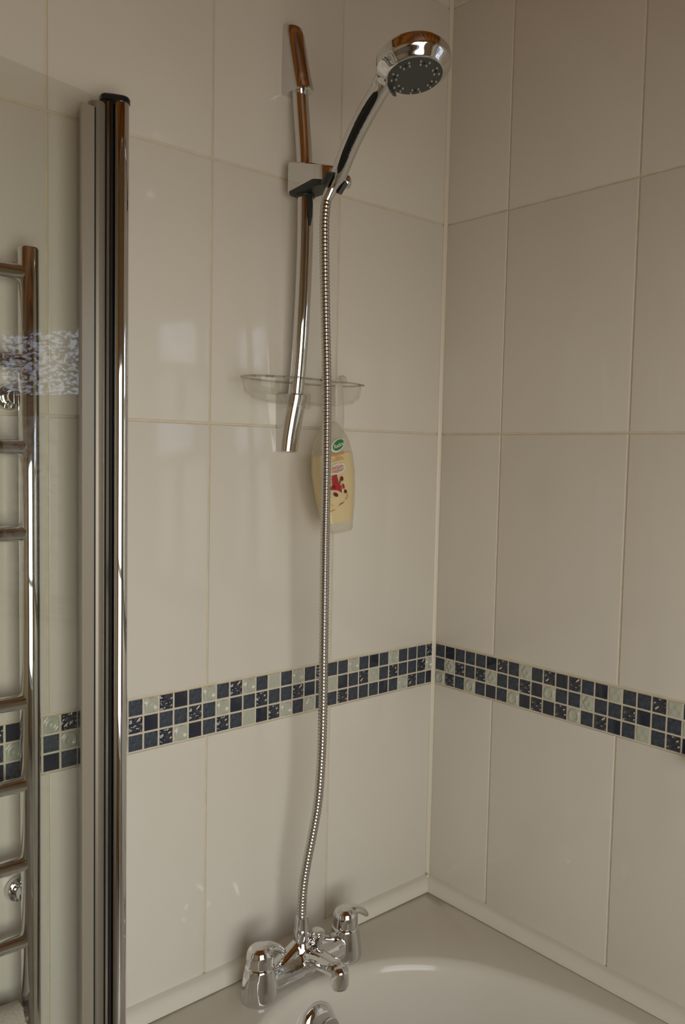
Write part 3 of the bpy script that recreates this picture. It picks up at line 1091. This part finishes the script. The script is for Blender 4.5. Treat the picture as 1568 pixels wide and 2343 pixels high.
c1 = bmesh.new()
prism(c1, [(BXc + 0.0262 * math.cos(2 * math.pi * i / 40), -0.0285 + 0.0272 * math.sin(2 * math.pi * i / 40)) for i in range(40)], 1.45, 1.56)
c2 = bmesh.new()
prism(c2, [(-0.3080 + 0.0190 * math.cos(2 * math.pi * i / 24), -0.0620 + 0.0200 * math.sin(2 * math.pi * i / 24)) for i in range(24)], 1.45, 1.515)
bm = carve(bm, [c1, c2])
kid(dish, 'tray', bm, M['clear'], angle=50)
bm = bmesh.new()
lip = [Vector(p) for p in dish_ring(A * 0.992, Bd * 0.985, 1.5268, 0.34)]
lp2 = []
for i in range(64):
    t_ = (lip[(i + 1) % 64] - lip[i - 1]).normalized()
    n_ = t_.cross(Vector((0, 0, 1)))
    lp2.append([lip[i] + n_ * (0.0016 * math.cos(a)) + Vector((0, 0, 0.0016 * math.sin(a))) for a in [2 * math.pi * q / 8 for q in range(8)]])
loft(bm, lp2, closed=True)
kid(dish, 'rim', bm, M['lip'])
bm = bmesh.new()
loft(bm, [[(BXc + a * math.cos(t), -0.0255 + a * 1.02 * math.sin(t), z) for a, z in ((0.0235, 1.4850), (0.0250, 1.4865), (0.0250, 1.5100), (0.0230, 1.5105), (0.0230, 1.4855))] for t in [math.radians(-195 + 210 * i / 32) for i in range(33)]])
kid(dish, 'collar', bm, M['clear'])
for sx, w_ in ((-0.1080, 0.0030), (-0.0890, 0.0080), (-0.0600, 0.0090), (-0.0290, 0.0095), (0.0060, 0.0080), (0.1000, 0.0060)):
    yy = DC.y - Bd * (max(0.0, 1 - (abs(sx) / A) ** 2.3)) ** (1 / 2.3) * (1 - 0.34 * math.exp(-((sx - 0.036) / 0.022) ** 2))
    bm = bmesh.new()
    box(bm, (DC.x + sx - w_, yy - 0.0022, 1.5246), (DC.x + sx + w_, yy - 0.0006, 1.5276), 0.0005, 1)
    kid(dish, 'drain_slot', bm, M['slot'])

# ------------------------------------------------------------------ shower gel bottle
BO = Vector((-0.3045, -0.0580, 1.2865))
TILT = math.radians(-7.4)
bot = thing('shower_gel_bottle', 'frosted shower gel bottle with amber gel and red flower print hanging from the soap dish', 'bottle', BO)
Rb = Matrix.Rotation(TILT, 3, 'Y')
sect = [(0.0, 0.0257, 0.015), (0.003, 0.0277, 0.0165), (0.014, 0.0292, 0.0172), (0.04, 0.0352, 0.018), (0.07, 0.0397, 0.0184), (0.098, 0.0419, 0.0184), (0.126, 0.0402, 0.0176), (0.145, 0.0352, 0.016), (0.155, 0.0312, 0.0148), (0.168, 0.021, 0.012), (0.176, 0.016, 0.0095), (0.18, 0.01, 0.006)]


def bw(h):
    """half width, half depth and sideways drift of the bottle at height h"""
    for (h0, w0, d0), (h1, w1, d1) in zip(sect[:-1], sect[1:]):
        if h <= h1:
            f_ = max(0.0, (h - h0) / (h1 - h0))
            return w0 + (w1 - w0) * f_, d0 + (d1 - d0) * f_
    return sect[-1][1:]


def bring(h, g=0.0, n_=40):
    w_, d_ = bw(h)
    w_ += g
    d_ += g
    out_ = []
    e_ = 2 / 2.5
    for i in range(n_):
        t_ = 2 * math.pi * i / n_
        c_, s_ = math.cos(t_), math.sin(t_)
        out_.append(Rb @ Vector((w_ * math.copysign(abs(c_) ** e_, c_), d_ * math.copysign(abs(s_) ** e_, s_), h)))
    return out_


def local(parent, name, bm_, m_, **kw):
    o_ = obj(name, bm_, m_, parent, **kw)
    return o_


bm = bmesh.new()
hs_ = [0.0, 0.003, 0.008, 0.014, 0.026, 0.04, 0.055, 0.07, 0.084, 0.098, 0.112, 0.126, 0.136, 0.145, 0.15, 0.155, 0.161, 0.168, 0.172, 0.176, 0.18]
loft(bm, [bring(h) for h in hs_])
local(bot, 'bottle_body', bm, M['bottle'], angle=50)
bm = bmesh.new()
loft(bm, [bring(h, -0.0022) for h in [0.017, 0.020, 0.028, 0.04, 0.055, 0.07, 0.084, 0.098, 0.112, 0.1225, 0.1285]])
local(bot, 'gel', bm, M['gel'], angle=50, )['label'] = 'amber gel filling the lower two thirds'
# white hook at the top, hung over the dish rim
bm = bmesh.new()
hk = spline([Vector((-0.0080, 0.0, 0.150)), Vector((-0.0035, 0.0, 0.176)), Vector((-0.0028, 0.0, 0.205)), Vector((-0.0048, 0.0, 0.226)), Vector((-0.0066, -0.003, 0.2420)), Vector((-0.0076, -0.009, 0.2500)), Vector((-0.0080, -0.015, 0.2490)), Vector((-0.0082, -0.018, 0.2420))], 24)
tube(bm, hk, [0.0045 - 0.0015 * t / 24 for t in range(25)], 12, up=(0, 1, 0), rad2=[0.0125 - 0.0080 * (t / 24) ** 0.9 for t in range(25)])
local(bot, 'hook', bm, M['hook'])


def front(u, h, lift=0.0006):
    """point on the bottle's front at sideways u and height h"""
    w_, d_ = bw(h)
    t_ = min(0.999, abs(u) / w_)
    y_ = d_ * (1 - t_ ** 2.5) ** (1 / 2.5)
    return Rb @ Vector((u, -y_ - lift, h))


def decal(name, outline, m_, lift=0.0006, label=None):
    bm_ = bmesh.new()
    cu = sum(p[0] for p in outline) / len(outline)
    ch = sum(p[1] for p in outline) / len(outline)
    c_ = bm_.verts.new(front(cu, ch, lift))
    vs_ = [bm_.verts.new(front(u, h, lift)) for u, h in outline]
    mid = [bm_.verts.new(front((u + cu) / 2, (h + ch) / 2, lift)) for u, h in outline]
    n_ = len(vs_)
    for i in range(n_):
        j_ = (i + 1) % n_
        bm_.faces.new((mid[i], mid[j_], c_))
        bm_.faces.new((vs_[i], vs_[j_], mid[j_], mid[i]))
    o_ = local(bot, name, bm_, m_, smooth=False)
    if label:
        o_['label'] = label
    return o_


def ell(cu, ch, a, b_, rot=0.0, n_=28):
    r_ = math.radians(rot)
    return [(cu + a * math.cos(t) * math.cos(r_) - b_ * math.sin(t) * math.sin(r_), ch + a * math.cos(t) * math.sin(r_) + b_ * math.sin(t) * math.cos(r_)) for t in [2 * math.pi * i / n_ for i in range(n_)]]


def text_decal(name, s, cu, ch, size, m_, rot=0.0, lift=0.0012, shear=0.0):
    cu_ = bpy.data.curves.new('tmp', 'FONT')
    cu_.body = s
    cu_.size = size
    cu_.align_x = 'CENTER'
    cu_.align_y = 'CENTER'
    cu_.shear = shear
    cu_.offset = size * 0.012
    o_ = bpy.data.objects.new('tmp', cu_)
    COL.objects.link(o_)
    me_ = bpy.data.meshes.new_from_object(o_.evaluated_get(bpy.context.evaluated_depsgraph_get()))
    bpy.data.objects.remove(o_)
    r_ = math.radians(rot)
    for v_ in me_.vertices:
        x_, y_ = v_.co.x, v_.co.y
        v_.co = front(cu + x_ * math.cos(r_) - y_ * math.sin(r_), ch + x_ * math.sin(r_) + y_ * math.cos(r_), lift)
    me_.materials.clear()
    me_.materials.append(m_)
    me_.name = name
    o2 = bpy.data.objects.new(name, me_)
    return link(o2, bot)


LU = -0.004      # middle of the label
decal('logo_rim', ell(0.0000, 0.1422, 0.0158, 0.0092, 24), M['print_white'])
decal('logo_oval', ell(0.0009, 0.1429, 0.0134, 0.0075, 24), M['print_green'], 0.0010)
text_decal('logo_lettering', 'Radox', 0.0009, 0.1425, 0.0086, M['print_white'], 12, 0.0015, 0.15)
text_decal('lettering', 'Nourish', -0.0035, 0.1290, 0.0088, M['print_orange'], 5)
for s, h, z_ in (('with rich', 0.1241, 0.0034), ('pomegranate &', 0.1215, 0.0034), ('shea butter cream', 0.1188, 0.0034)):
    text_decal('lettering', s, -0.0035, h, z_, M['print_orange'], 5)
BU, BH = -0.0062, 0.1050
badge = [(BU + a, BH + b_ + 0.07 * a) for a, b_ in ((-0.015, -0.0065), (-0.006, -0.0075), (0.0, -0.0088), (0.006, -0.0075), (0.012, -0.0070), (0.0160, -0.0035), (0.0160, 0.0035), (0.012, 0.0070), (0.006, 0.0075), (0.0, 0.0088), (-0.006, 0.0075), (-0.015, 0.0065), (-0.018, 0.0025), (-0.018, -0.0025))]
decal('badge_border', badge, M['print_white'])
decal('badge', [(BU + (u - BU) * 0.86, BH + (h - BH) * 0.80) for u, h in badge], M['print_pink'], 0.0010)
text_decal('lettering', 'feel good', BU - 0.001, BH + 0.0026, 0.0054, M['print_rose'], 5, 0.0015)
text_decal('lettering', 'fragrance', BU - 0.001, BH - 0.0026, 0.0054, M['print_rose'], 5, 0.0015)
fl = [(-0.0184, 0.0948), (-0.0087, 0.0965), (-0.0087, 0.0922), (-0.0062, 0.0831), (-0.0009, 0.0752), (-0.0017, 0.0657), (-0.01, 0.0706), (-0.0224, 0.0729), (-0.0242, 0.0752), (-0.0188, 0.0797), (-0.019, 0.0883)]
decal('flower_print', fl, M['print_red'], 0.0008)
decal('berry_print', ell(*(-0.0165, 0.0771), 0.0024, 0.0030, 20, 14), M['print_dkred'], 0.0012)
decal('berry_print', ell(*(0.0005, 0.0883), 0.0034, 0.0040, 10, 16), M['print_dkred'], 0.0010)
decal('leaf_print', ell(*(-0.0035, 0.0835), 0.0013, 0.0036, -25, 12), M['print_dkgreen'], 0.0009)
decal('berry_print', ell(*(-0.014, 0.0641), 0.0050, 0.0032, -32, 18), M['print_dkred'], 0.0010)
decal('petal_print', ell(*(0.0028, 0.0757), 0.0024, 0.0044, 12, 16), M['print_red'], 0.0010)
decal('petal_print', ell(*(0.0006, 0.0686), 0.0019, 0.0030, 10, 14), M['print_white'], 0.0012)
decal('berry_print', ell(*(0.0059, 0.0667), 0.0038, 0.0030, -20, 16), M['print_dkred'], 0.0012)


def stroke(name, pts_, w_, m_):
    P_ = spline([(u, h, 0) for u, h in pts_], 12)
    bm_ = bmesh.new()
    prev = None
    for i, p_ in enumerate(P_):
        a_ = P_[max(i - 1, 0)]
        b_ = P_[min(i + 1, 12)]
        t_ = (b_ - a_).normalized()
        n_ = Vector((-t_.y, t_.x, 0)) * w_ * (0.35 + 0.65 * math.sin(math.pi * i / 12))
        q_ = [bm_.verts.new(front(p_.x + n_.x * s, p_.y + n_.y * s, 0.0009)) for s in (1, -1)]
        if prev:
            bm_.faces.new((prev[0], prev[1], q_[1], q_[0]))
        prev = q_
    return local(bot, name, bm_, m_, smooth=False)


stroke('swirl_print', [(0.0087, 0.0641), (0.0103, 0.0609), (0.0096, 0.0569), (0.0061, 0.0526)], 0.0009, M['print_rose'])
stroke('swirl_print', [(0.0021, 0.05), (-0.0018, 0.0484), (-0.0057, 0.0475), (-0.0097, 0.045)], 0.0008, M['print_red'])
stroke('swirl_print', [(0.0045, 0.0565), (0.004, 0.0547)], 0.0005, M['print_rose'])
stroke('swirl_print', [(-0.0225, 0.048), (-0.0195, 0.0467)], 0.0005, M['print_orange'])
stroke('swirl_print', [(-0.0265, 0.0375), (-0.0216, 0.0388), (-0.0166, 0.0405)], 0.0007, M['print_orange'])

# ------------------------------------------------------------------ shower screen
PX, PY = -0.6850, -0.0380
scr = thing('shower_screen', 'frameless glass shower screen on a chrome wall post left of the bath', 'shower screen', (PX, PY, RIM))
ZT = 1.8710
PR = 0.0120
bm = bmesh.new()
tube(bm, [(PX, PY, RIM + 0.006), (PX, PY, ZT)], PR, 40)
kid(scr, 'post', bm, M['chrome'], angle=60)
bm = bmesh.new()
capo = [(PX + (PR + 0.001) * math.cos(t), PY + (PR + 0.001) * math.sin(t)) for t in [math.radians(-100 + 200 * i / 24) for i in range(25)]] + [(-0.6990, -0.0290), (-0.7110, -0.0310), (-0.7120, -0.0400), (-0.7010, -0.0460)]
cc = Vector((sum(p[0] for p in capo) / len(capo), sum(p[1] for p in capo) / len(capo)))
loft(bm, [[(x_, y_, ZT - 0.001) for x_, y_ in capo], [(x_, y_, ZT + 0.0045) for x_, y_ in capo], [(cc.x + (x_ - cc.x) * 0.86, cc.y + (y_ - cc.y) * 0.86, ZT + 0.0070) for x_, y_ in capo]])
kid(scr, 'post_cap', bm, M['black'])
# wall channel, pivot tube, black strips at the dark gaps between tube and post
bm = bmesh.new()
box(bm, (-0.7290, -0.0255, RIM + 0.004), (-0.6800, -0.0026, ZT - 0.012), 0.0012, 1)
kid(scr, 'wall_channel', bm, M['alu'], smooth=False)
bm = bmesh.new()
tube(bm, [(-0.7200, -0.0420, RIM + 0.008), (-0.7200, -0.0420, 1.8600)], 0.0108, 24)
kid(scr, 'pivot_tube', bm, M['pivot'], angle=60)
for xa, xb, ya, yb_, m_, nm in ((-0.7088, -0.7068, -0.0420, -0.0262, 'black', 'gap_strip'), (-0.7067, -0.7023, -0.0440, -0.0262, 'chrome_soft', 'hinge_profile'), (-0.7022, -0.6982, -0.0450, -0.0262, 'black', 'gap_strip')):
    bm = bmesh.new()
    box(bm, (xa, ya, RIM + 0.006), (xb, yb_, ZT - 0.003), 0.0006, 1)
    kid(scr, nm, bm, M[m_], smooth=False)
ga = math.radians(12)
gd = Vector((-math.cos(ga), -math.sin(ga), 0))
gn = Vector((-gd.y, gd.x, 0))
g0 = Vector((-0.7325, -0.0530, 0))
bm = bmesh.new()
W_ = 0.80
corners = [g0 + gn * 0.003, g0 - gn * 0.003, g0 + gd * W_ - gn * 0.003, g0 + gd * W_ + gn * 0.003]
loft(bm, [[(c.x, c.y, RIM + 0.012) for c in corners], [(c.x, c.y, 1.8640) for c in corners]])
kid(scr, 'glass_panel', bm, M['glass'], smooth=False)
# clamp rail along the hinged edge, on the room side of the glass, with a black strip at the dark gap towards the pivot
for nm, s0, s1, t0, t1, m_ in (('clamp_rail', 0.0000, 0.0185, 0.0031, 0.0068, 'satin'), ('clamp_gap_strip', -0.0028, -0.0002, -0.0028, 0.0060, 'black')):
    bm = bmesh.new()
    q4 = [g0 + gd * s0 + gn * t0, g0 + gd * s1 + gn * t0, g0 + gd * s1 + gn * t1, g0 + gd * s0 + gn * t1]
    loft(bm, [[(c.x, c.y, RIM + 0.010) for c in q4], [(c.x, c.y, 1.8480) for c in q4]])
    kid(scr, nm, bm, M[m_], smooth=False)

# ------------------------------------------------------------------ towel rail
tr = thing('towel_rail', 'chrome ladder towel rail on the left wall seen through the shower screen glass', 'towel rail', (-0.95, -0.035, 0.60))
UX, UY = -0.8070, -0.0350
for ux in (UX, UX - 0.46):
    bm = bmesh.new()
    tube(bm, [(ux, UY, 0.585), (ux, UY, 0.587), (ux, UY, 1.660), (ux, UY, 1.6625)], [0.0110, 0.0128, 0.0128, 0.0115], 28)
    kid(tr, 'upright', bm, M['chrome'], angle=50)
RZ = [1.6305, 1.5215, 1.4140, 1.3045, 1.0870, 0.9785, 0.8725, 0.7685, 0.6665]
for z in RZ:
    bm = bmesh.new()
    tube(bm, [(UX - 0.46 + 0.008, UY - 0.001, z), (UX - 0.008, UY - 0.001, z)], 0.0098, 20)
    kid(tr, 'rung', bm, M['chrome'], angle=50)
for ux, z in ((UX, 0.8240), (UX - 0.46, 0.8240), (UX, 1.477), (UX - 0.46, 1.477)):
    bm = bmesh.new()
    sgn = -1 if ux == UX else 1
    dx_ = 0.006 if z < 1 else 0.016
    lathe(bm, [(0.0165, 0.0), (0.0165, 0.006), (0.0150, 0.0085), (0.0110, 0.0090), (0.0110, 0.0130), (0.0090, 0.0135), (0.0088, 0.028), (0.0, 0.028)], (ux + sgn * dx_, -0.0012, z), (-sgn * 0.05, -1, 0), 24)
    kid(tr, 'wall_mount', bm, M['chrome'])

# ------------------------------------------------------------------ towel over a low rung
bm = bmesh.new()
tz_ = 0.6665
loops = []
prof = []
for i in range(21):
    t = math.pi * i / 20
    prof.append((UY - 0.001 + 0.0135 * math.cos(t + 0.0), tz_ + 0.0135 * math.sin(t)))
front_side = [(UY - 0.0155, tz_ - 0.03), (UY - 0.0165, tz_ - 0.07)]
prof = [(UY + 0.0135, tz_ - 0.06), (UY + 0.0125, tz_ - 0.02)] + prof + front_side
outer_p = []
n = len(prof)
for i, (y_, z_) in enumerate(prof):
    a = prof[max(i - 1, 0)]
    b = prof[min(i + 1, n - 1)]
    t = Vector((b[0] - a[0], b[1] - a[1])).normalized()
    nn = Vector((t.y, -t.x))
    outer_p.append((y_ + nn.x * 0.006, z_ + nn.y * 0.006))
ringp = prof + list(reversed(outer_p))
for i in range(13):
    x_ = -0.823 - 0.030 * i
    w = 0.0012 * math.sin(i * 1.7)
    loops.append([(x_, y_ + w, z_ + 0.0015 * math.sin(i * 0.9)) for y_, z_ in ringp])
loft(bm, loops)
tw = obj('towel', bm, M['towel'], smooth=True, angle=60)
tw['label'] = 'pale beige towel folded over a low rung of the chrome towel rail'
tw['category'] = 'towel'
